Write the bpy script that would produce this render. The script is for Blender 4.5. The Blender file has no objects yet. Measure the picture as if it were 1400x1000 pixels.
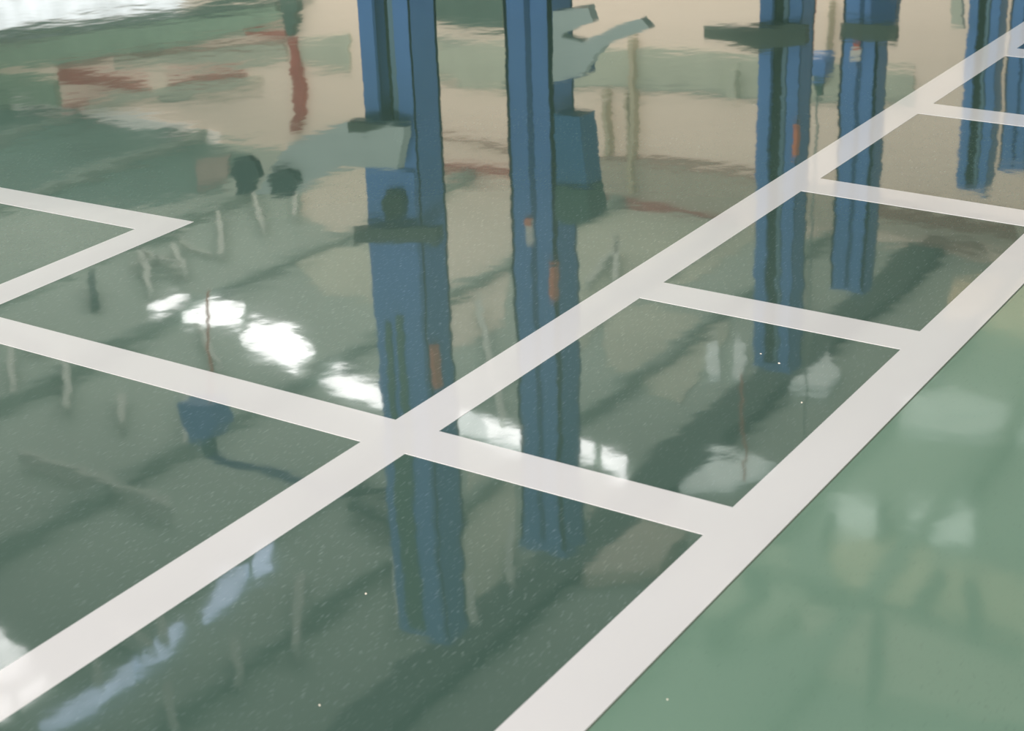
# floor with painted lines in a workshop hall; the polished floor mirrors lift columns, wall and roof
WALL_PATCHES = [
    ('sage', [(-20.946, 4.765), (-18.423, 4.289), (-17.655, 4.279), (-18.927, 4.526), (-20.977, 4.943)]),
    ('darkteal', [(-20.344, 4.413), (-20.277, 4.407), (-20.202, 4.768), (-20.372, 4.785)]),
    ('slate', [(-20.05, 5.499), (-19.585, 5.498), (-19.765, 5.593), (-20.337, 5.708), (-20.497, 5.65)]),
    ('rust', [(-22.028, 5.875), (-21.277, 5.661), (-20.646, 5.514), (-20.744, 5.589), (-21.667, 5.86), (-22.609, 6.047), (-22.674, 6.002)]),
    ('sage', [(-22.411, 5.971), (-21.662, 5.834), (-21.131, 5.825), (-21.875, 6.015)]),
    ('slate', [(-14.653, 4.06), (-13.865, 4.074), (-13.482, 4.123), (-13.999, 4.151), (-14.524, 4.136)]),
    ('slate', [(-14.563, 4.736), (-13.9, 4.731), (-13.665, 4.727), (-13.837, 4.79), (-14.191, 4.762)]),
    ('sage', [(-14.865, 4.212), (-13.351, 4.026), (-9.309, 3.81), (-7.202, 3.835), (-7.179, 4.188), (-9.293, 4.399), (-10.384, 4.369), (-13.377, 4.609), (-14.898, 4.693)]),
    ('sage', [(-17.221, 4.413), (-16.176, 4.144), (-16.229, 4.718), (-17.26, 4.766)]),
    ('sage', [(-14.89, 4.581), (-13.371, 4.478), (-13.254, 4.726), (-14.034, 4.79), (-14.289, 4.629)]),
    ('sage', [(-21.344, 5.055), (-18.467, 4.626), (-17.532, 4.512), (-17.475, 4.67), (-18.988, 4.966), (-21.372, 5.21)]),
    ('darkteal', [(-14.802, 3.316), (-13.315, 3.204), (-13.345, 3.887), (-13.986, 3.913), (-14.836, 3.804)]),
    ('slate', [(-13.377, 4.609), (-10.385, 4.339), (-9.294, 4.359), (-7.181, 4.17), (-7.178, 4.216), (-9.292, 4.418), (-10.384, 4.4), (-13.38, 4.685)]),
    ('rust', [(-14.746, 5.469), (-13.287, 5.523), (-11.665, 5.488), (-9.156, 5.443), (-9.155, 5.494), (-11.665, 5.542), (-13.29, 5.579), (-14.749, 5.515)]),
    ('taupe', [(-11.847, 5.555), (-9.155, 5.494), (-7.595, 5.443), (-5.49, 5.498), (-5.447, 5.973), (-7.569, 5.921), (-9.358, 6.034), (-10.486, 6.056), (-11.857, 6.106)]),
    ('red', [(-14.783, 6.016), (-13.303, 5.907), (-13.308, 6.033), (-14.79, 6.122)]),
    ('red', [(-11.796, 6.119), (-10.836, 6.022), (-9.691, 6.043), (-9.689, 6.117), (-11.797, 6.241)]),
    ('rust', [(-7.692, 5.517), (-6.799, 5.553), (-5.756, 5.597), (-5.736, 5.826), (-6.587, 5.816), (-7.58, 5.721)]),
    ('rust', [(-6.869, 5.961), (-6.288, 5.966), (-6.092, 6.042), (-6.28, 6.073), (-6.96, 6.076)]),
    ('red', [(-22.754, 5.391), (-22.116, 5.39), (-20.707, 5.369), (-20.55, 5.453), (-22.165, 5.642), (-22.806, 5.646)]),
    ('red', [(-20.185, 5.288), (-18.512, 4.966), (-18.364, 5.035), (-20.024, 5.334)]),
    ('red', [(-22.82, 5.992), (-20.733, 5.524), (-20.654, 5.566), (-22.799, 6.069)]),
    ('red', [(-18.258, 4.216), (-17.418, 4.176), (-17.434, 4.317), (-18.274, 4.335)]),
    ('rust', [(-22.821, 5.267), (-21.333, 4.99), (-17.367, 4.38), (-17.371, 4.415), (-21.342, 5.042), (-22.834, 5.333)]),
    ('red', [(-17.365, 4.368), (-17.245, 4.357), (-17.148, 5.107), (-17.207, 5.651), (-17.352, 5.874), (-17.507, 5.893), (-17.371, 5.49), (-17.365, 4.894)]),
    ('sage', [(-20.724, 5.472), (-18.531, 5.113), (-18.062, 5.111), (-19.047, 5.388), (-20.58, 5.634), (-21.667, 5.86), (-22.239, 6.031), (-22.021, 5.835)]),
    ('green', [(-24.703, 5.173), (-17.6, 3.812), (-17.319, 3.961), (-19.92, 4.668), (-23.191, 5.265), (-24.788, 5.532)]),
    ('green', [(-24.815, 5.644), (-22.889, 5.602), (-22.894, 6.08), (-24.948, 6.207)]),
    ('darkteal', [(-24.641, 4.914), (-19.827, 4.077), (-18.824, 3.795), (-16.844, 3.638), (-19.85, 4.224), (-24.69, 5.118)]),
    ('daylight', [(-24.31, 3.52), (-18.269, 3.12), (-19.82, 4.029), (-22.107, 4.418), (-24.632, 4.873)]),
    ('white', [(-24.135, 6.101), (-23.08, 6.075), (-22.432, 6.08), (-23.955, 6.162)]),
    ('white', [(-22.432, 6.08), (-20.976, 5.936), (-19.474, 6.087), (-20.848, 6.205)]),
    ('white', [(-19.792, 6.216), (-19.39, 6.077), (-19.078, 6.189), (-19.434, 6.387), (-19.76, 6.34)]),
    ('darkteal', [(-17.459, 3.63), (-17.102, 3.602), (-17.104, 3.885), (-17.328, 4.307), (-17.362, 4.079)]),
    ('darkteal', [(-11.988, 6.562), (-10.483, 6.6), (-10.482, 6.688), (-11.99, 6.652)]),
    ('pipe', [(-11.652, 4.591), (-11.581, 4.583), (-11.544, 5.45), (-11.616, 5.46)]),
    ('pipe', [(-11.299, 4.552), (-11.264, 4.548), (-11.211, 5.406), (-11.246, 5.411)]),
    ('pipe', [(-11.223, 3.745), (-11.155, 3.738), (-11.142, 5.936), (-11.214, 5.946)]),
    ('pipe', [(-8.316, 3.011), (-8.296, 3.009), (-8.31, 4.046), (-8.33, 4.049)]),
    ('sage', [(-9.698, 4.016), (-9.602, 4.006), (-9.571, 4.4), (-9.723, 4.417)]),
]
ROOF_PATCHES = [
    ('roofdark', [(-25.01, 19.712), (-22.677, 20.211), (-19.178, 19.749), (-17.88, 19.453), (-17.169, 17.798), (-17.67, 16.451), (-20.005, 15.45)]),
    ('cream', [(-16.133, 18.483), (-16.163, 19.554), (-15.726, 19.772), (-13.579, 16.957), (-14.721, 17.229), (-15.407, 17.606)]),
    ('cream', [(-14.903, 20.054), (-13.681, 20.666), (-11.939, 17.975), (-10.478, 15.474), (-10.511, 14.441), (-12.788, 17.535)]),
    ('creamdim', [(-11.999, 19.719), (-9.577, 20.585), (-9.092, 19.45), (-9.109, 17.584), (-9.715, 16.977), (-9.243, 15.126)]),
    ('creamdim', [(-14.224, 16.456), (-13.399, 16.721), (-12.106, 15.146), (-13.077, 15.197), (-14.116, 15.864)]),
    ('creamdim', [(-9.708, 16.422), (-9.021, 16.652), (-7.989, 16.547), (-7.48, 14.293), (-8.738, 14.924)]),
    ('creamdim', [(-8.684, 12.074), (-8.216, 12.155), (-7.305, 10.873), (-7.023, 9.647), (-7.885, 10.848)]),
    ('haze2', [(-12.537, 17.008), (-12.406, 17.076), (-12.062, 16.536), (-12.17, 16.54)]),
    ('rustdim', [(-18.549, 18.805), (-18.255, 19.313), (-17.35, 18.197), (-17.473, 17.644)]),
    ('sky', [(-14.572, 13.612), (-14.613, 14.124), (-14.304, 14.089), (-14.042, 13.73), (-14.353, 13.591)]),
    ('sky', [(-14.254, 14.116), (-13.425, 14.114), (-13.217, 13.797), (-13.89, 13.542)]),
    ('sky', [(-13.058, 13.856), (-12.741, 13.999), (-11.949, 13.64), (-11.828, 13.177), (-12.513, 13.36), (-12.922, 13.49)]),
    ('sky', [(-11.6, 13.372), (-10.578, 13.196), (-10.18, 13.13), (-9.677, 12.573), (-10.19, 12.72), (-10.759, 12.812), (-11.508, 13.049)]),
    ('skydim', [(-9.736, 13.054), (-9.356, 13.055), (-8.516, 12.92), (-8.305, 12.617), (-8.626, 12.514), (-9.39, 12.593)]),
    ('sky', [(-9.09, 12.938), (-8.516, 12.92), (-8.305, 12.617), (-8.747, 12.561)]),
    ('sky', [(-7.965, 12.994), (-7.719, 12.943), (-7.592, 12.683), (-7.78, 12.687)]),
    ('sky', [(-7.59, 12.866), (-7.287, 12.817), (-7.192, 12.621), (-7.477, 12.657)]),
    ('sky', [(-10.813, 7.467), (-10.296, 7.557), (-9.986, 7.409), (-9.567, 7.372), (-9.412, 7.168), (-9.45, 6.974), (-9.791, 7.242), (-9.798, 7.179), (-9.455, 6.859), (-9.635, 6.479)]),
    ('bluewin', [(-9.4, 9.653), (-9.374, 9.927), (-9.154, 9.599), (-9.159, 9.378)]),
    ('bluewin', [(-9.331, 9.137), (-9.267, 9.432), (-8.999, 8.909), (-8.996, 8.538)]),
    ('bluewin', [(-9.091, 8.328), (-9.073, 8.442), (-8.9, 7.999), (-8.933, 7.739), (-9.068, 8.088)]),
    ('bluewin', [(-8.99, 7.471), (-9.008, 7.816), (-8.884, 7.649), (-8.872, 7.199), (-8.92, 6.789), (-9.04, 6.826)]),
    ('haze', [(-7.956, 15.822), (-7.942, 16.072), (-7.446, 15.172), (-7.551, 15.114)]),
    ('haze', [(-7.758, 16.171), (-7.555, 16.038), (-7.152, 15.112), (-7.341, 15.229)]),
    ('haze', [(-6.948, 15.896), (-6.675, 16.276), (-6.298, 15.797), (-6.248, 15.284), (-6.625, 15.184)]),
    ('haze2', [(-6.896, 12.804), (-6.725, 13.167), (-6.623, 13.441), (-6.039, 13.549), (-6.223, 12.955), (-6.79, 12.535)]),
    ('haze2', [(-5.309, 13.017), (-5.101, 13.216), (-4.841, 13.199), (-4.69, 12.733), (-4.946, 12.589)]),
    ('haze2', [(-4.608, 13.33), (-4.307, 13.662), (-4.061, 13.557), (-3.905, 13.102), (-4.219, 12.848)]),
    ('haze', [(-5.587, 15.582), (-5.106, 15.909), (-4.122, 15.739), (-3.996, 15.327), (-4.824, 15.117), (-5.315, 14.982)]),
    ('straw', [(-5.007, 12.402), (-4.514, 12.637), (-3.954, 12.487), (-3.134, 12.511), (-2.828, 11.51), (-3.982, 11.524), (-4.328, 11.587), (-4.726, 11.906)]),
    ('creamdim', [(-5.711, 11.204), (-5.322, 12.0), (-4.697, 11.375), (-4.779, 10.687), (-5.339, 10.616)]),
    ('cream', [(-4.71, 11.106), (-4.096, 11.331), (-2.782, 11.361), (-2.581, 10.703), (-3.712, 10.368), (-4.304, 10.48)]),
    ('cream', [(-7.16, 12.058), (-6.149, 11.908), (-6.043, 11.155), (-6.534, 10.734), (-6.962, 11.068)]),
    ('straw', [(-6.155, 18.861), (-5.301, 19.593), (-4.75, 17.792), (-5.831, 17.704)]),
    ('blobdark', [(-5.373, 11.397), (-5.317, 11.541), (-5.156, 11.493), (-5.051, 11.239), (-5.107, 11.074), (-5.268, 11.182)]),
    ('blobdark', [(-7.619, 21.23), (-7.388, 21.454), (-7.079, 20.89), (-7.089, 20.422), (-7.345, 20.619)]),
]
BRACES = [
    [(-16.085, 15.011), (-14.86, 13.963)],
    [(-15.997, 15.555), (-14.891, 14.597)],
    [(-16.085, 15.011), (-14.992, 14.635)],
    [(-15.615, 14.4), (-15.577, 15.113)],
    [(-16.295, 16.817), (-14.98, 15.424)],
    [(-16.421, 17.709), (-15.183, 16.49)],
    [(-16.091, 18.274), (-15.068, 17.08)],
    [(-16.013, 15.717), (-15.087, 15.369)],
    [(-14.961, 11.773), (-14.048, 10.984)],
    [(-14.231, 11.924), (-13.153, 10.934)],
    [(-12.901, 11.501), (-12.271, 10.906)],
    [(-12.235, 11.866), (-11.353, 10.923)],
    [(-10.902, 15.557), (-9.536, 13.78)],
    [(-9.372, 13.649), (-8.779, 12.834)],
    [(-10.444, 18.107), (-9.745, 16.811)],
    [(-10.444, 18.107), (-10.05, 16.65)],
    [(-8.065, 18.662), (-7.358, 17.124)],
    [(-9.289, 8.359), (-8.929, 8.055)],
    [(-9.277, 7.609), (-8.947, 7.329)],
    [(-8.469, 7.607), (-8.026, 7.206)],
    [(-8.436, 8.339), (-8.055, 7.962)],
    [(-8.674, 9.463), (-7.89, 8.471)],
    [(-8.174, 10.182), (-7.429, 9.233)],
    [(-7.554, 11.143), (-6.961, 10.23)],
    [(-7.295, 10.109), (-6.878, 9.55)],
    [(-12.751, 9.957), (-10.432, 9.759)],
    [(-9.533, 8.023), (-8.937, 7.927)],
    [(-15.525, 12.102), (-14.613, 11.962)],
    [(-13.467, 13.336), (-12.482, 12.634)],
]
DARK_BARS = [
    [(-15.831, 13.892), (-15.114, 13.262)],
    [(-5.153, 12.814), (-4.967, 12.299)],
    [(-4.772, 13.189), (-4.524, 12.475)],
    [(-3.609, 12.214), (-3.289, 11.369)],
    [(-3.828, 11.431), (-3.882, 12.265)],
    [(-4.042, 11.182), (-3.711, 10.204)],
    [(-5.12, 10.313), (-5.051, 11.12)],
    [(-5.501, 11.484), (-2.903, 11.352)],
    [(-8.47, 11.277), (-9.359, 10.948)],
    [(-9.113, 10.748), (-8.465, 10.629)],
]
ARM_ONE = [(-5.584, 1.147), (-5.311, 0.856), (-5.166, 0.794), (-4.933, 0.704), (-4.603, 0.685), (-4.667, 0.906), (-4.999, 0.937), (-5.34, 1.111)]
PADS = [[(-5.683, 1.047), (-5.635, 0.979), (-5.563, 0.951), (-5.508, 0.97), (-5.488, 1.035), (-5.53, 1.064), (-5.577, 1.132), (-5.668, 1.152), (-5.639, 1.087)], [(-5.451, 1.045), (-5.402, 0.997), (-5.319, 0.97), (-5.256, 0.988), (-5.238, 1.037), (-5.283, 1.059), (-5.307, 1.104), (-5.431, 1.118), (-5.406, 1.069)]]
ARM_ONE_TIP = [(-4.916, 0.703), (-4.676, 0.681), (-4.81, 0.74), (-4.915, 0.746)]
BAR_ONE = [(-4.945, 1.226), (-4.451, 1.163), (-4.455, 1.237), (-4.955, 1.33)]
CARRIAGE_ONE = [(-4.785, 1.034), (-4.706, 1.03), (-4.685, 1.103), (-4.717, 1.175), (-4.798, 1.191), (-4.828, 1.125)]
ARM_TWO = [(-4.363, 0.314), (-4.162, 0.272), (-4.135, 0.341), (-4.324, 0.43), (-4.199, 0.444), (-3.872, 0.297), (-3.824, 0.349), (-4.075, 0.45), (-4.202, 0.608), (-4.373, 0.663)]
TANK = [(-4.543, 0.913), (-4.386, 0.906), (-4.364, 1.14), (-4.341, 1.317), (-4.532, 1.353)]
MOTOR = [(-4.518, 1.297), (-4.328, 1.29), (-4.305, 1.468), (-4.432, 1.509), (-4.524, 1.502)]
BOX_TWO = [(-4.534, 0.575), (-4.379, 0.56), (-4.382, 0.701), (-4.449, 0.724), (-4.537, 0.71)]
ARM_THREE = [(-5.16, 1.082), (-4.418, 1.031), (-4.413, 1.151), (-4.737, 1.232), (-5.021, 1.199), (-5.159, 1.192)]
ARM_FOUR = [(-4.922, 1.419), (-4.481, 1.38), (-4.472, 1.523), (-4.623, 1.52), (-4.918, 1.519)]
BOX_FOUR = [(-4.711, 1.188), (-4.498, 1.171), (-4.508, 1.38), (-4.698, 1.408)]
BLUEBOX = [(-5.398, 1.821), (-5.241, 1.794), (-5.201, 1.838), (-5.208, 1.97), (-5.385, 1.976)]
BLUEBOX_FOOT = [(-5.321, 1.982), (-5.233, 1.972), (-5.251, 2.143), (-5.289, 2.147)]
FIVE = [(-5.056, 1.729), (-4.962, 1.721), (-4.924, 2.049), (-5.034, 2.032)]
REEL = [(-8.259, 3.677), (-7.917, 3.647), (-7.912, 3.817), (-8.011, 3.959), (-8.159, 3.983), (-8.249, 3.853)]
REEL_HOOK = [(-8.106, 3.97), (-8.003, 3.958), (-7.984, 4.025), (-8.094, 4.088)]
HOSE = [(-8.085, 4.025), (-7.792, 4.086), (-7.306, 4.083), (-6.838, 4.069), (-6.841, 4.104), (-7.313, 4.144), (-7.817, 4.164), (-8.124, 4.095)]
CORD = [(-7.929, 2.791), (-7.92, 2.789), (-8.013, 3.634), (-8.022, 3.636)]
CORD_TWO = [(-5.689, 4.499), (-5.678, 4.497), (-5.646, 5.478), (-5.657, 5.481)]
SPECKS = [(-1.494, 1.78), (-1.365, 1.504), (-1.304, 2.928), (-1.358, 2.955), (-1.185, 2.774), (-0.942, 1.766), (-1.681, 1.477)]
ROOF_Y0 = 4.2
WORLD, KEY, UP = 0.90, 2900.0, 2150.0
import bpy, bmesh, math
from mathutils import Vector, Matrix

scene = bpy.context.scene
COL = scene.collection
scene.view_settings.view_transform = 'Standard'
scene.view_settings.look = 'None'
scene.view_settings.exposure = 0.0
scene.view_settings.gamma = 1.0


# ---------------------------------------------------------------- materials
def new_mat(name):
    m = bpy.data.materials.new(name)
    m.use_nodes = True
    nt = m.node_tree
    b = nt.nodes.get('Principled BSDF')
    return m, nt, b


def paint(name, rgb, rough=0.5, metallic=0.0, var=0.12, scale=3.0):
    m, nt, b = new_mat(name)
    tc = nt.nodes.new('ShaderNodeTexCoord')
    n = nt.nodes.new('ShaderNodeTexNoise')
    n.inputs['Scale'].default_value = scale
    n.inputs['Detail'].default_value = 4
    r = nt.nodes.new('ShaderNodeMapRange')
    r.inputs['To Min'].default_value = 1 - var
    r.inputs['To Max'].default_value = 1 + var
    mx = nt.nodes.new('ShaderNodeVectorMath')
    mx.operation = 'SCALE'
    mx.inputs[0].default_value = rgb
    nt.links.new(tc.outputs['Object'], n.inputs['Vector'])
    nt.links.new(n.outputs['Fac'], r.inputs['Value'])
    nt.links.new(r.outputs['Result'], mx.inputs['Scale'])
    nt.links.new(mx.outputs[0], b.inputs['Base Color'])
    b.inputs['Roughness'].default_value = rough
    b.inputs['Metallic'].default_value = metallic
    b.inputs['Specular IOR Level'].default_value = 0.3
    return m


def glow(name, rgb, strength):
    """translucent roof sheet or window with daylight behind it"""
    m, nt, b = new_mat(name)
    tc = nt.nodes.new('ShaderNodeTexCoord')
    n = nt.nodes.new('ShaderNodeTexNoise')
    n.inputs['Scale'].default_value = 2.5
    r = nt.nodes.new('ShaderNodeMapRange')
    r.inputs['From Min'].default_value = 0.3
    r.inputs['From Max'].default_value = 0.7
    r.inputs['To Min'].default_value = strength * 0.7
    r.inputs['To Max'].default_value = strength * 1.2
    nt.links.new(tc.outputs['Object'], n.inputs['Vector'])
    nt.links.new(n.outputs['Fac'], r.inputs['Value'])
    nt.links.new(r.outputs['Result'], b.inputs['Emission Strength'])
    b.inputs['Emission Color'].default_value = (*rgb, 1)
    b.inputs['Base Color'].default_value = (*[c * 0.6 for c in rgb], 1)
    b.inputs['Roughness'].default_value = 0.6
    return m


def epoxy(name, rgb, ior, fleck, fleck_amt, rough=0.05):
    """Poured epoxy: diffuse colour under a near mirror skin that is not quite level."""
    m, nt, b = new_mat(name)
    N, Lk = nt.nodes, nt.links
    geo = N.new('ShaderNodeNewGeometry')

    def mapping(loc, rot, sc):
        mp = N.new('ShaderNodeMapping')
        mp.inputs['Location'].default_value = loc
        mp.inputs['Rotation'].default_value = rot
        mp.inputs['Scale'].default_value = sc
        Lk.new(geo.outputs['Position'], mp.inputs['Vector'])
        return mp

    def noise(mp, scale, detail=2.0, rough_=0.5):
        n = N.new('ShaderNodeTexNoise')
        n.inputs['Scale'].default_value = scale
        n.inputs['Detail'].default_value = detail
        n.inputs['Roughness'].default_value = rough_
        Lk.new(mp.outputs[0], n.inputs['Vector'])
        return n
    # long soft waves left by the squeegee, then short ripples
    w1 = noise(mapping((3, 1, 0), (0, 0, 0.6), (1, 1, 1)), 1.3, 1.0)
    w2 = noise(mapping((0, 7, 0), (0, 0, 0.6), (1, 1, 1)), 5.5, 2.0)
    w3 = noise(mapping((0, 0, 0), (0, 0, 0.6), (1, 1.0, 1)), 45.0, 1.0)
    bp = None
    for n, dist in ((w1, W1), (w2, W2), (w3, W3)):
        bn = N.new('ShaderNodeBump')
        bn.inputs['Strength'].default_value = 1.0
        bn.inputs['Distance'].default_value = dist
        Lk.new(n.outputs['Fac'], bn.inputs['Height'])
        if bp is not None:
            Lk.new(bp.outputs['Normal'], bn.inputs['Normal'])
        bp = bn
    Lk.new(bp.outputs['Normal'], b.inputs['Normal'])
    # tonal drift
    v = noise(mapping((0, 0, 0), (0, 0, 0.3), (1, 1, 1)), 0.9, 3.0)
    r = N.new('ShaderNodeMapRange')
    r.inputs['To Min'].default_value = 0.86
    r.inputs['To Max'].default_value = 1.14
    Lk.new(v.outputs['Fac'], r.inputs['Value'])
    sc = N.new('ShaderNodeVectorMath')
    sc.operation = 'SCALE'
    sc.inputs[0].default_value = rgb
    Lk.new(r.outputs['Result'], sc.inputs['Scale'])
    # tiny pale scuffs drawn out along one direction
    f = noise(mapping((0, 0, 0), (0, 0, 0.25), (1, 0.16, 1)), 290.0, 1.0)
    zone = noise(mapping((5, 5, 0), (0, 0, 0), (1, 1, 1)), 1.1, 2.0)
    fr = N.new('ShaderNodeMapRange')
    fr.inputs['From Min'].default_value = 0.61
    fr.inputs['From Max'].default_value = 0.78
    Lk.new(f.outputs['Fac'], fr.inputs['Value'])
    zr = N.new('ShaderNodeMapRange')
    zr.inputs['From Min'].default_value = 0.40
    zr.inputs['From Max'].default_value = 0.62
    zr.inputs['To Max'].default_value = fleck_amt
    Lk.new(zone.outputs['Fac'], zr.inputs['Value'])
    # the most trodden part of the bay is scuffed all over
    ds = N.new('ShaderNodeVectorMath')
    ds.operation = 'DISTANCE'
    ds.inputs[1].default_value = (-2.05, 3.05, 0.0)
    Lk.new(geo.outputs['Position'], ds.inputs[0])
    dr = N.new('ShaderNodeMapRange')
    dr.interpolation_type = 'SMOOTHSTEP'
    dr.inputs['From Min'].default_value = 0.3
    dr.inputs['From Max'].default_value = 1.5
    dr.inputs['To Min'].default_value = fleck_amt
    dr.inputs['To Max'].default_value = 0.0
    Lk.new(ds.outputs['Value'], dr.inputs['Value'])
    ad = N.new('ShaderNodeMath')
    ad.operation = 'MAXIMUM'
    Lk.new(dr.outputs['Result'], ad.inputs[0])
    Lk.new(zr.outputs['Result'], ad.inputs[1])
    fl = N.new('ShaderNodeMath')      # a thin haze of dust under the scuffs
    fl.operation = 'MULTIPLY_ADD'
    Lk.new(dr.outputs['Result'], fl.inputs[0])
    fl.inputs[1].default_value = 0.32
    Lk.new(fr.outputs['Result'], fl.inputs[2])
    fr_out = fl.outputs[0]
    mu = N.new('ShaderNodeMath')
    mu.use_clamp = True
    mu.operation = 'MULTIPLY'
    Lk.new(fr_out, mu.inputs[0])
    Lk.new(ad.outputs[0], mu.inputs[1])
    mix = N.new('ShaderNodeMix')
    mix.data_type = 'RGBA'
    Lk.new(mu.outputs[0], mix.inputs['Factor'])
    Lk.new(sc.outputs[0], mix.inputs[6])
    mix.inputs[7].default_value = (*fleck, 1)
    Lk.new(mix.outputs[2], b.inputs['Base Color'])
    b.inputs['Roughness'].default_value = rough
    b.inputs['IOR'].default_value = ior
    return m


W1, W2, W3 = 0.0020, 0.00045, 0.00002
M = {}
M['floor'] = epoxy('dark_green_epoxy', (0.066, 0.114, 0.090), 1.68, (0.24, 0.30, 0.28), 0.62, 0.036)
M['floor_light'] = epoxy('light_green_epoxy', (0.180, 0.292, 0.212), 1.72, (0.08, 0.12, 0.10), 0.3, 0.06)
M['line'] = epoxy('white_line_paint', (0.805, 0.760, 0.748), 1.27, (0.70, 0.68, 0.66), 0.15)
M['edge'] = paint('dark_joint', (0.10, 0.13, 0.09))  # thin dark edge between the two floor greens
M['speck'] = paint('dried_paint', (0.85, 0.75, 0.62))
M['wall'] = paint('cream_wall', (0.95, 0.79, 0.65), var=0.05, scale=0.6)
M['roof'] = paint('roof_sheet', (0.38, 0.45, 0.385), var=0.22, scale=0.45)
M['roofdark'] = paint('roof_sheet_dark', (0.13, 0.215, 0.18), var=0.3, scale=0.8)
M['cream'] = paint('cream_sheet', (0.66, 0.62, 0.51), var=0.15, scale=1.0)
M['rustdim'] = paint('faded_rust_sheet', (0.27, 0.25, 0.21), var=0.3)
M['straw'] = paint('straw_sheet', (0.85, 0.76, 0.54), var=0.15)
M['creamdim'] = paint('cream_sheet_dim', (0.52, 0.55, 0.44), var=0.2, scale=1.0)
M['sage'] = paint('sage_cladding', (0.50, 0.53, 0.42), var=0.15)
M['green'] = paint('green_cladding', (0.27, 0.38, 0.28), var=0.2)
M['darkteal'] = paint('dark_teal', (0.10, 0.16, 0.13), var=0.2)
M['slate'] = paint('slate_rail', (0.30, 0.36, 0.30))
M['taupe'] = paint('taupe_cladding', (0.50, 0.45, 0.36), var=0.25, scale=0.8)
M['red'] = paint('red_oxide', (0.40, 0.13, 0.10), var=0.3)
M['rust'] = paint('rust_girder', (0.30, 0.19, 0.14), var=0.3)
M['white'] = paint('white_flashing', (0.95, 0.93, 0.88))
M['pipe'] = paint('wall_conduit', (0.50, 0.45, 0.32))
M['beam'] = paint('roof_beam', (0.26, 0.33, 0.28), var=0.15)
M['beamdark'] = paint('roof_beam_dark', (0.07, 0.11, 0.095))
M['member'] = paint('pale_brace', (0.56, 0.60, 0.53))
M['blobdark'] = paint('dark_ventilator', (0.07, 0.12, 0.10))
M['blue'] = paint('lift_blue', (0.105, 0.245, 0.52), rough=0.4, var=0.12)
M['bluedark'] = paint('lift_blue_dark', (0.020, 0.075, 0.200), rough=0.4)
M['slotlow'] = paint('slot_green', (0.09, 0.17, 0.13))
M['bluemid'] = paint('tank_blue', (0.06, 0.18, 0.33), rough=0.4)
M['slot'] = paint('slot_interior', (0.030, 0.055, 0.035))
M['steel'] = paint('screw_rod', (0.16, 0.27, 0.33), rough=0.4)
M['armgreen'] = paint('arm_grey_green', (0.50, 0.60, 0.54))
M['armdark'] = paint('arm_dark_green', (0.075, 0.105, 0.075))
M['motor'] = paint('motor_green', (0.07, 0.14, 0.10))
M['tag'] = paint('orange_tag', (0.75, 0.24, 0.12))
M['sign'] = paint('sign_white', (0.75, 0.72, 0.62))
M['signred'] = paint('sign_red', (0.6, 0.10, 0.05))
M['sky'] = glow('skylight_sheet', (1.0, 1.0, 0.98), 5.5)
M['skydim'] = glow('skylight_sheet_dusty', (0.95, 1.0, 0.97), 3.2)
M['haze'] = glow('roof_sheet_pale', (0.9, 1.0, 0.93), 0.6)
M['haze2'] = glow('roof_sheet_bright', (0.9, 1.0, 0.93), 1.1)
M['bluewin'] = glow('blue_roof_light', (0.66, 0.78, 1.0), 2.2)
M['daylight'] = glow('daylit_glazing', (0.93, 0.97, 1.0), 1.7)


# ---------------------------------------------------------------- helpers
def link(name, bm, mat, parent=None):
    bmesh.ops.recalc_face_normals(bm, faces=bm.faces)
    me = bpy.data.meshes.new(name)
    bm.to_mesh(me)
    bm.free()
    me.materials.append(mat)
    o = bpy.data.objects.new(name, me)
    COL.objects.link(o)
    if parent is not None:
        o.parent = parent
    return o


def box(bm, x0, x1, y0, y1, z0, z1, bevel=0.0):
    vs = [bm.verts.new(p) for p in ((x0, y0, z0), (x1, y0, z0), (x1, y1, z0), (x0, y1, z0),
                                    (x0, y0, z1), (x1, y0, z1), (x1, y1, z1), (x0, y1, z1))]
    fs = [bm.faces.new([vs[i] for i in q]) for q in ((0, 3, 2, 1), (4, 5, 6, 7), (0, 1, 5, 4), (1, 2, 6, 5), (2, 3, 7, 6), (3, 0, 4, 7))]
    if bevel:
        es = {e for f in fs for e in f.edges}
        bmesh.ops.bevel(bm, geom=list(es), offset=bevel, segments=2, affect='EDGES', profile=0.5)


def prism(bm, pts, axis, a, b):
    """polygon pts extruded from a to b along an axis ('Y': pts are x,z; 'Z': pts are x,y)"""
    def P(p, t):
        return (p[0], t, p[1]) if axis == 'Y' else (p[0], p[1], t)
    lo = [bm.verts.new(P(p, a)) for p in pts]
    hi = [bm.verts.new(P(p, b)) for p in pts]
    n = len(pts)
    bm.faces.new(lo)
    bm.faces.new(hi[::-1])
    for i in range(n):
        bm.faces.new((lo[i], lo[(i + 1) % n], hi[(i + 1) % n], hi[i]))


def bar(bm, p, q, w, z0, z1):
    d = Vector((q[0] - p[0], q[1] - p[1]))
    if d.length < 1e-6:
        return
    n = Vector((-d.y, d.x)).normalized() * w / 2
    prism(bm, [(p[0] + n.x, p[1] + n.y), (p[0] - n.x, p[1] - n.y), (q[0] - n.x, q[1] - n.y), (q[0] + n.x, q[1] + n.y)], 'Z', z0, z1)


def cyl(bm, c, r, axis, a, b, seg=20):
    pts = [(c[0] + r * math.cos(2 * math.pi * i / seg), c[1] + r * math.sin(2 * math.pi * i / seg)) for i in range(seg)]
    prism(bm, pts, axis, a, b)


def struct(o):
    o['kind'] = 'structure'
    return o


def tag(o, label, cat, group=None):
    o['label'] = label
    o['category'] = cat
    if group:
        o['group'] = group
    return o


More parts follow.
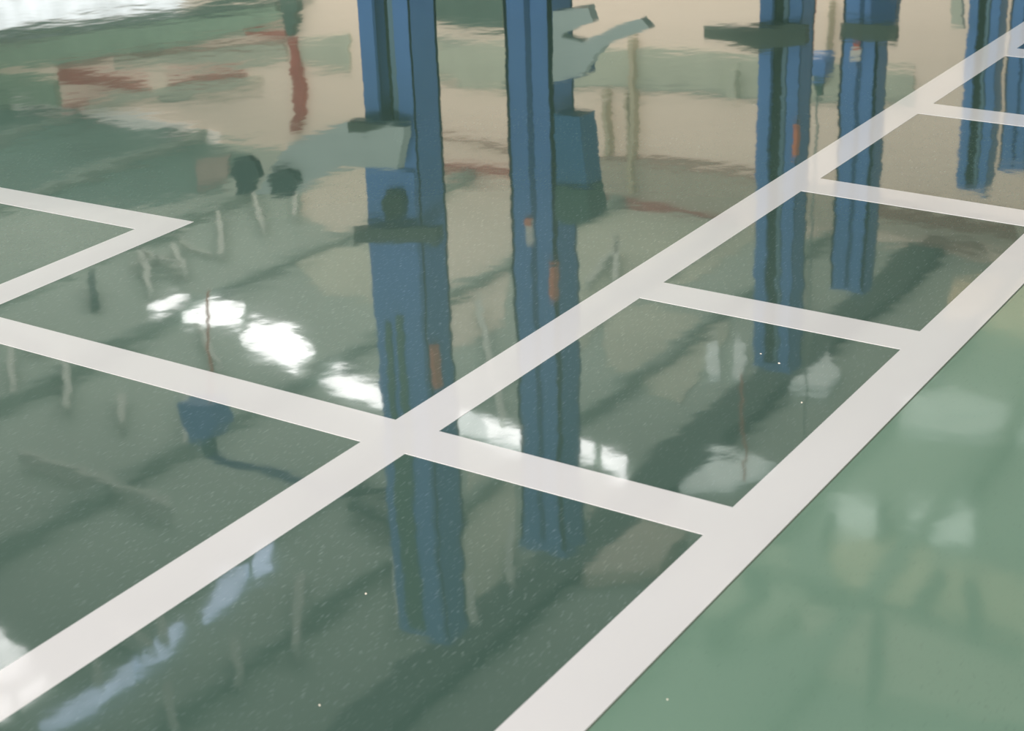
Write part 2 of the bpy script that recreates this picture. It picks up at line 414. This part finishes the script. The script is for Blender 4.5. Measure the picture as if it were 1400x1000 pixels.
# ---------------------------------------------------------------- floor
bm = bmesh.new()
XE = lambda y: -1.0034 - 0.0015 * y      # right edge of the wide right-hand line
prism(bm, [(-32, -14), (XE(-14) - 0.004, -14), (XE(20) - 0.004, 20), (-32, 20)], 'Z', -0.15, 0.0)
struct(link('floor', bm, M['floor']))
bm = bmesh.new()
prism(bm, [(XE(-14) + 0.004, -14), (10, -14), (10, 20), (XE(20) + 0.004, 20)], 'Z', -0.15, 0.0)
struct(link('floor', bm, M['floor_light']))
bm = bmesh.new()
prism(bm, [(XE(-14) - 0.004, -14), (XE(-14) + 0.004, -14), (XE(20) + 0.004, 20), (XE(20) - 0.004, 20)], 'Z', -0.15, -0.0004)
struct(link('trim_1', bm, M['edge']))

# painted lines: quads on the floor, each stripe one thing; edges as (a, b): A lines x = a + b*y, B lines y = a + b*x
A1 = ((-1.8377, -0.0006), (-1.7377, 0.0006))
A2 = ((-1.1135, 0.0002), (-1.0034, -0.0015))
A0 = ((-3.1276, -0.0048), (-3.0085, -0.0114))
B1 = ((2.2129, -0.0006), (2.3238, 0.0003))
B2 = ((3.1073, -0.0049), (3.2173, -0.0056))
B3 = ((3.9640, -0.0236), (4.0735, -0.0319))
B4 = ((4.8430, -0.0180), (4.9556, -0.0260))
B5 = ((5.7010, -0.0040), (5.8150, -0.0070))
B6 = ((3.0185, 0.0281), (3.1684, 0.0403))
TH = 0.0009


def X(A, B):
    # crossing of x = a + b*y with y = c + d*x
    y = (B[0] + B[1] * A[0]) / (1 - B[1] * A[1])
    return (A[0] + A[1] * y, y)


def atY(A, y):
    return (A[0] + A[1] * y, y)


def atX(B, x):
    return (x, B[0] + B[1] * x)


def stripe(quads, label):
    bm = bmesh.new()
    for q in quads:
        prism(bm, q, 'Z', -0.002, TH)
    o = link('painted_line', bm, M['line'])
    tag(o, label, 'floor line', 'white lines painted on the green floor')
    return o


stripe([[atY(A1[0], -2), atY(A1[1], -2), atY(A1[1], 18), atY(A1[0], 18)]],
       'long white diagonal line crossing the frame through the four-way junction')
stripe([[atY(A2[0], -2), atY(A2[1], -2), atY(A2[1], 18), atY(A2[0], 18)]],
       'wide white line bordering the lighter green floor strip')
e = 0.0


def rung(B, label):
    stripe([[X(A1[1], B[0]), X(A2[0], B[0]), X(A2[0], B[1]), X(A1[1], B[1])]], label)


stripe([[atX(B1[0], -9), X(A1[0], B1[0]), X(A1[0], B1[1]), atX(B1[1], -9)],
        [X(A1[1], B1[0]), X(A2[0], B1[0]), X(A2[0], B1[1]), X(A1[1], B1[1])]],
       'white cross line running through the four-way junction to the wide border line')
rung(B2, 'white rung just beyond the junction, meeting the wide border line')
rung(B3, 'second white rung beyond the junction, between the long diagonal and wide border lines')
rung(B4, 'third white rung beyond the junction, thin and leaving the right frame edge')
rung(B5, 'farthest white rung, a short sliver at the top right corner')
stripe([[atX(B6[0], -9), X(A0[1], B6[0]), X(A0[1], B6[1]), atX(B6[1], -9)]],
       'white line at upper left ending in a sharp pointed corner')
stripe([[X(A0[0], B1[1]), X(A0[1], B1[1]), X(A0[1], B6[0]), X(A0[0], B6[0])]],
       'white line running from the pointed corner toward the left frame edge')

SPECK_TEXT = ['pale speck on dark green floor below the junction, beside the blue reflection',
              'pale speck on dark green floor near the bottom edge',
              'tiny pale speck left of the white haze in the second panel',
              'tiny pale speck nearest the first rung in the second panel',
              'tiny pale speck on the dark diagonal reflection in the second panel',
              'tiny pale speck on the light green strip close to the border line',
              'dark speck on the green floor under the long diagonal line at lower left']
for i, (x, y) in enumerate(SPECKS):
    bm = bmesh.new()
    r = (0.0018, 0.0015, 0.0022, 0.0018, 0.0020, 0.0014, 0.0014)[i]
    k = 7
    ring = [bm.verts.new((x + r * (1 + 0.3 * math.sin(3 * j + i)) * math.cos(j * 2 * math.pi / k), y + r * math.sin(j * 2 * math.pi / k), 0.0)) for j in range(k)]
    tp = [bm.verts.new((x + (v.co.x - x) * 0.6, y + (v.co.y - y) * 0.6, r * 0.7)) for v in ring]
    bm.faces.new(ring[::-1])
    bm.faces.new(tp)
    for j in range(k):
        bm.faces.new((ring[j], ring[(j + 1) % k], tp[(j + 1) % k], tp[j]))
    tag(link('paint_speck', bm, M['blobdark'] if i == 6 else M['speck']), SPECK_TEXT[i], 'speck', 'specks on the floor')

# ---------------------------------------------------------------- hall shell (seen in the floor)
HZ = 6.2
bm = bmesh.new()
box(bm, -32, 10, 20.0, 20.3, -0.15, HZ)
struct(link('wall_back', bm, M['wall']))
bm = bmesh.new()
box(bm, -32.3, -32, ROOF_Y0, 20.3, -0.15, HZ)
struct(link('wall_left', bm, M['wall']))
bm = bmesh.new()
box(bm, -32.3, 10, ROOF_Y0, 20.3, HZ, HZ + 0.2)
struct(link('ceiling', bm, M['roof']))

GLOW = ('sky', 'skydim', 'haze', 'haze2', 'bluewin', 'daylight')
nt_ = [1]
nw_ = [0]


def numbered(key):
    if key in GLOW:
        nw_[0] += 1
        return 'window_%d' % nw_[0]
    nt_[0] += 1
    return 'trim_%d' % nt_[0]


for i, (key, pts) in enumerate(WALL_PATCHES):
    bm = bmesh.new()
    prism(bm, pts, 'Y', 19.99 - 0.004 * (i + 1), 20.02)
    struct(link(numbered(key), bm, M[key]))
for i, (key, pts) in enumerate(ROOF_PATCHES):
    bm = bmesh.new()
    prism(bm, pts, 'Z', HZ - 0.004 * (i + 1), HZ + 0.02)
    struct(link(numbered(key), bm, M[key]))
for key, lst, w in (('member', BRACES, 0.07), ('beamdark', DARK_BARS, 0.10)):
    for p, q in lst:
        bm = bmesh.new()
        bar(bm, p, q, w, 6.02, 6.12)
        struct(link(numbered(key), bm, M[key]))
# beams running the length of the hall
for x, w in ((-6.85, 0.42), (-9.6, 0.14), (-11.4, 0.16), (-14.0, 0.16), (-16.6, 0.18), (-19.4, 0.18), (-22.4, 0.2), (-25.5, 0.2), (-4.3, 0.18), (-5.5, 0.10), (-8.2, 0.1)):
    bm = bmesh.new()
    box(bm, x - w / 2, x + w / 2, ROOF_Y0, 19.9, HZ - 0.14, HZ + 0.02)
    struct(link(numbered('x'), bm, M['beamdark' if w > 0.3 else 'beam']))


# ---------------------------------------------------------------- two-post lift columns
def poly(name, pts, y0, y1, mat, parent, ox, oy, flip=False):
    bm = bmesh.new()
    p = [(a - ox, b) for a, b in pts]
    prism(bm, p, 'Y', y0 - oy, y1 - oy)
    return link(name, bm, mat, parent)


def make_column(x, y, opening, label, height=3.6, w=0.29, d=0.22):
    """opening -1: slot faces -Y, +1: slot faces +Y.  (x, y) is the centre of the near (-Y) face."""
    t = bpy.data.objects.new('lift_column', None)
    COL.objects.link(t)
    t.location = (x, y, 0)
    tag(t, label, 'car lift column', 'blue columns of the two-post car lifts')
    s = 1 if opening < 0 else -1
    y_ = (lambda v: v) if opening < 0 else (lambda v: d - v)

    def bx(bm, x0, x1, a, b, z0, z1, bev=0.0):
        a, b = sorted((y_(a), y_(b)))
        box(bm, x0, x1, a, b, z0, z1, bev)
    bm = bmesh.new()
    h = w / 2
    bx(bm, -h, h, d - 0.02, d, 0.0, height)            # back plate
    bx(bm, -h, -h + 0.02, 0.0, d, 0.0, height)          # cheeks
    bx(bm, h - 0.02, h, 0.0, d, 0.0, height)
    bx(bm, -h, -h + 0.085, -0.004, 0.016, 0.0, height)  # lips beside the slot
    bx(bm, h - 0.085, h, -0.004, 0.016, 0.0, height)
    bx(bm, -h - 0.004, h + 0.004, -0.006, d + 0.004, height - 0.02, height + 0.02)
    link('column', bm, M['blue'], t)
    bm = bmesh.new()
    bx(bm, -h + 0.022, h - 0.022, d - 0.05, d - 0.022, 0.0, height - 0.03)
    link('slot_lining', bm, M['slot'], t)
    bm = bmesh.new()
    bx(bm, 0.005, 0.035, 0.03, 0.06, 0.05, height - 0.05)
    link('screw_rod', bm, M['steel'], t)
    bm = bmesh.new()
    bx(bm, -h - 0.12, h + 0.12, -0.05, d + 0.25, 0.0, 0.02, 0.004)
    link('base_plate', bm, M['bluedark'], t)
    if opening > 0:     # stiffening fold on the closed back
        bm = bmesh.new()
        box(bm, -0.012, 0.022, -0.006, 0.002, 0.05, height - 0.05)
        link('back_fold', bm, M['bluedark'], t)
    return t


PX = -4.80
c1 = make_column(PX, 6.18, -1, 'first blue lift column, slotted face toward the floor lines')
poly('slot_cover', [(-4.95, 0.95), (-4.655, 0.95), (-4.655, 3.6), (-4.95, 3.6)], 6.145, 6.172, M['blue'], c1, PX, 6.18)
poly('carriage', CARRIAGE_ONE, 6.10, 6.14, M['slot'], c1, PX, 6.18)
poly('lift_arm', ARM_ONE, 6.03, 6.09, M['armgreen'], c1, PX, 6.18)
for pad in PADS:
    poly('lift_pad', pad, 5.98, 6.02, M['blobdark'], c1, PX, 6.18)
poly('arm_pad', ARM_ONE_TIP, 6.0, 6.03, M['armdark'], c1, PX, 6.18)
poly('cross_bar', BAR_ONE, 6.03, 6.09, M['armdark'], c1, PX, 6.18)
poly('side_tag', [(-4.66, 1.86), (-4.635, 1.86), (-4.635, 2.08), (-4.66, 2.08)], 6.2, 6.26, M['tag'], c1, PX, 6.18)
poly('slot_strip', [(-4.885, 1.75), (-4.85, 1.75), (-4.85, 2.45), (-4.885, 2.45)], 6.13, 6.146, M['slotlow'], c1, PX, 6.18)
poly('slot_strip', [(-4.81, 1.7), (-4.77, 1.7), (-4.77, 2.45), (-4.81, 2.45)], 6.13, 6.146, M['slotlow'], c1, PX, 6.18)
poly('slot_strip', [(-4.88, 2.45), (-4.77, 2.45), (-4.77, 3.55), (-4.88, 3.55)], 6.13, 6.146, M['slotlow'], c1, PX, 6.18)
c2 = make_column(PX + 0.05, 7.33, 1, 'second blue lift column with a hydraulic power unit on its side')
QX = PX + 0.05
poly('oil_tank', TANK, 7.24, 7.4, M['bluemid'], c2, QX, 7.33)
poly('motor', MOTOR, 7.2, 7.38, M['motor'], c2, QX, 7.33)
poly('control_box', BOX_TWO, 7.25, 7.4, M['bluedark'], c2, QX, 7.33)
poly('lift_arm', ARM_TWO, 6.97, 7.03, M['armgreen'], c2, QX, 7.33)
poly('warning_sign', [(-4.79, 1.57), (-4.74, 1.57), (-4.735, 1.68), (-4.77, 1.69)], 7.30, 7.325, M['sign'], c2, QX, 7.33)
poly('warning_mark', [(-4.785, 1.545), (-4.745, 1.545), (-4.74, 1.59), (-4.79, 1.59)], 7.298, 7.325, M['tag'], c2, QX, 7.33)
poly('side_tag', [(-4.62, 1.78), (-4.59, 1.78), (-4.59, 1.99), (-4.62, 1.99)], 7.28, 7.325, M['tag'], c2, QX, 7.33)
c3 = make_column(PX + 0.13, 10.34, -1, 'third blue lift column with a dark arm across it')
QX = PX + 0.13
poly('lift_arm', ARM_THREE, 10.17, 10.23, M['armdark'], c3, QX, 10.34)
poly('slot_cover', [(-4.81, 0.1), (-4.72, 0.1), (-4.72, 2.2), (-4.81, 2.2)], 10.3, 10.33, M['blue'], c3, QX, 10.34)
poly('side_tag', [(-4.53, 1.74), (-4.50, 1.74), (-4.50, 1.97), (-4.53, 1.97)], 10.28, 10.33, M['tag'], c3, QX, 10.34)
c4 = make_column(PX - 0.02, 12.13, 1, 'fourth blue lift column carrying a white and red warning sign')
QX = PX - 0.02
poly('lift_arm', ARM_FOUR, 11.97, 12.03, M['armdark'], c4, QX, 12.13)
poly('control_box', BOX_FOUR, 12.03, 12.12, M['bluedark'], c4, QX, 12.13)
poly('warning_sign', [(-4.88, 1.63), (-4.80, 1.63), (-4.80, 1.73), (-4.88, 1.73)], 12.10, 12.125, M['sign'], c4, QX, 12.13)
poly('warning_mark', [(-4.87, 1.575), (-4.81, 1.575), (-4.82, 1.63), (-4.86, 1.63)], 12.10, 12.125, M['signred'], c4, QX, 12.13)
c5 = make_column(PX + 0.02, 15.0, -1, 'fifth blue lift column with a bundle of hoses beside it')
poly('hose_bundle', FIVE, 14.87, 14.93, M['sage'], c5, PX + 0.02, 15.0)
c6 = make_column(PX - 0.2, 17.0, 1, 'sixth blue lift column, farthest of the row', height=3.95)
t = poly('hose_reel', BLUEBOX, 12.4, 12.6, M['blue'], None, 0, 0)
reel_one = t
tag(t, 'small blue hose reel hanging between the third and fourth columns', 'hose reel')
poly('reel_hook', BLUEBOX_FOOT, 12.45, 12.5, M['motor'], t, 0, 0)
bm = bmesh.new()
cyl(bm, (-5.36, 12.5), 0.008, 'Z', 0.9, 1.82)
link('pull_cord', bm, M['tag'], t)
t = poly('hose_reel', REEL, 7.9, 8.1, M['blue'], None, 0, 0)
tag(t, 'blue hose reel hanging high over the left of the floor lines', 'hose reel')
poly('reel_hook', REEL_HOOK, 7.95, 8.0, M['motor'], t, 0, 0)
poly('air_hose', HOSE, 7.97, 8.0, M['bluedark'], t, 0, 0)
poly('pull_cord', CORD, 7.98, 8.0, M['tag'], t, 0, 0)
t = poly('hanging_cord', CORD_TWO, 11.98, 12.0, M['tag'], None, 0, 0)
tag(t, 'thin red cord hanging from the roof beam beyond the lift columns', 'cord')
bm = bmesh.new()
cyl(bm, (-5.30, 12.5), 0.008, 'Z', 2.1, HZ)
link('hanging_rod', bm, M['slate'], reel_one)

# ---------------------------------------------------------------- light
w = bpy.data.worlds.new('World')
scene.world = w
w.use_nodes = True
nt = w.node_tree
bg = nt.nodes['Background']
bg.inputs['Color'].default_value = (0.97, 0.985, 1.0, 1)
bg.inputs['Strength'].default_value = WORLD


def area(name, loc, target, size, power, color=(1, 1, 1), sizey=None):
    l = bpy.data.lights.new(name, 'AREA')
    l.shape = 'RECTANGLE'
    l.size = size
    l.size_y = sizey or size
    l.energy = power
    l.color = color
    o = bpy.data.objects.new(name, l)
    COL.objects.link(o)
    o.location = loc
    o.rotation_euler = (Vector(target) - Vector(loc)).to_track_quat('-Z', 'Y').to_euler()
    return o


area('added_key_light', (3.5, -10, 2.2), (-8, 12, 5.0), 10, KEY, (1.0, 0.98, 0.94), 4)  # unseen lamp added behind the camera to brighten columns and back wall
area('added_bounce_fill', (-15.5, 14.0, 1.0), (-15.5, 14.0, 6.2), 21, UP, (1.0, 0.96, 0.92), 12)  # added up-facing lamp, stands in for floor bounce to brighten the roof

# ---------------------------------------------------------------- camera
cam = bpy.data.cameras.new('camera')
co = bpy.data.objects.new('camera', cam)
COL.objects.link(co)
F, p, ro, ya = 2290.1, 0.412596, 0.037983, -0.5916038
cy, sy = math.cos(ya), math.sin(ya)
f = Vector((sy * math.cos(p), cy * math.cos(p), -math.sin(p)))
r = Vector((cy, -sy, 0))
d = f.cross(r)
r2 = math.cos(ro) * r + math.sin(ro) * d
d2 = -math.sin(ro) * r + math.cos(ro) * d
mw = Matrix((r2, -d2, -f)).transposed().to_4x4()
mw.translation = Vector((0, 0, 1.4))
co.matrix_world = mw
cam.sensor_fit = 'HORIZONTAL'
cam.sensor_width = 36.0
cam.lens = 36.0 * F / 1400.0
cam.dof.use_dof = True
cam.dof.focus_distance = 4.2
cam.dof.aperture_fstop = 7.0
cam.clip_start = 0.05
scene.camera = co
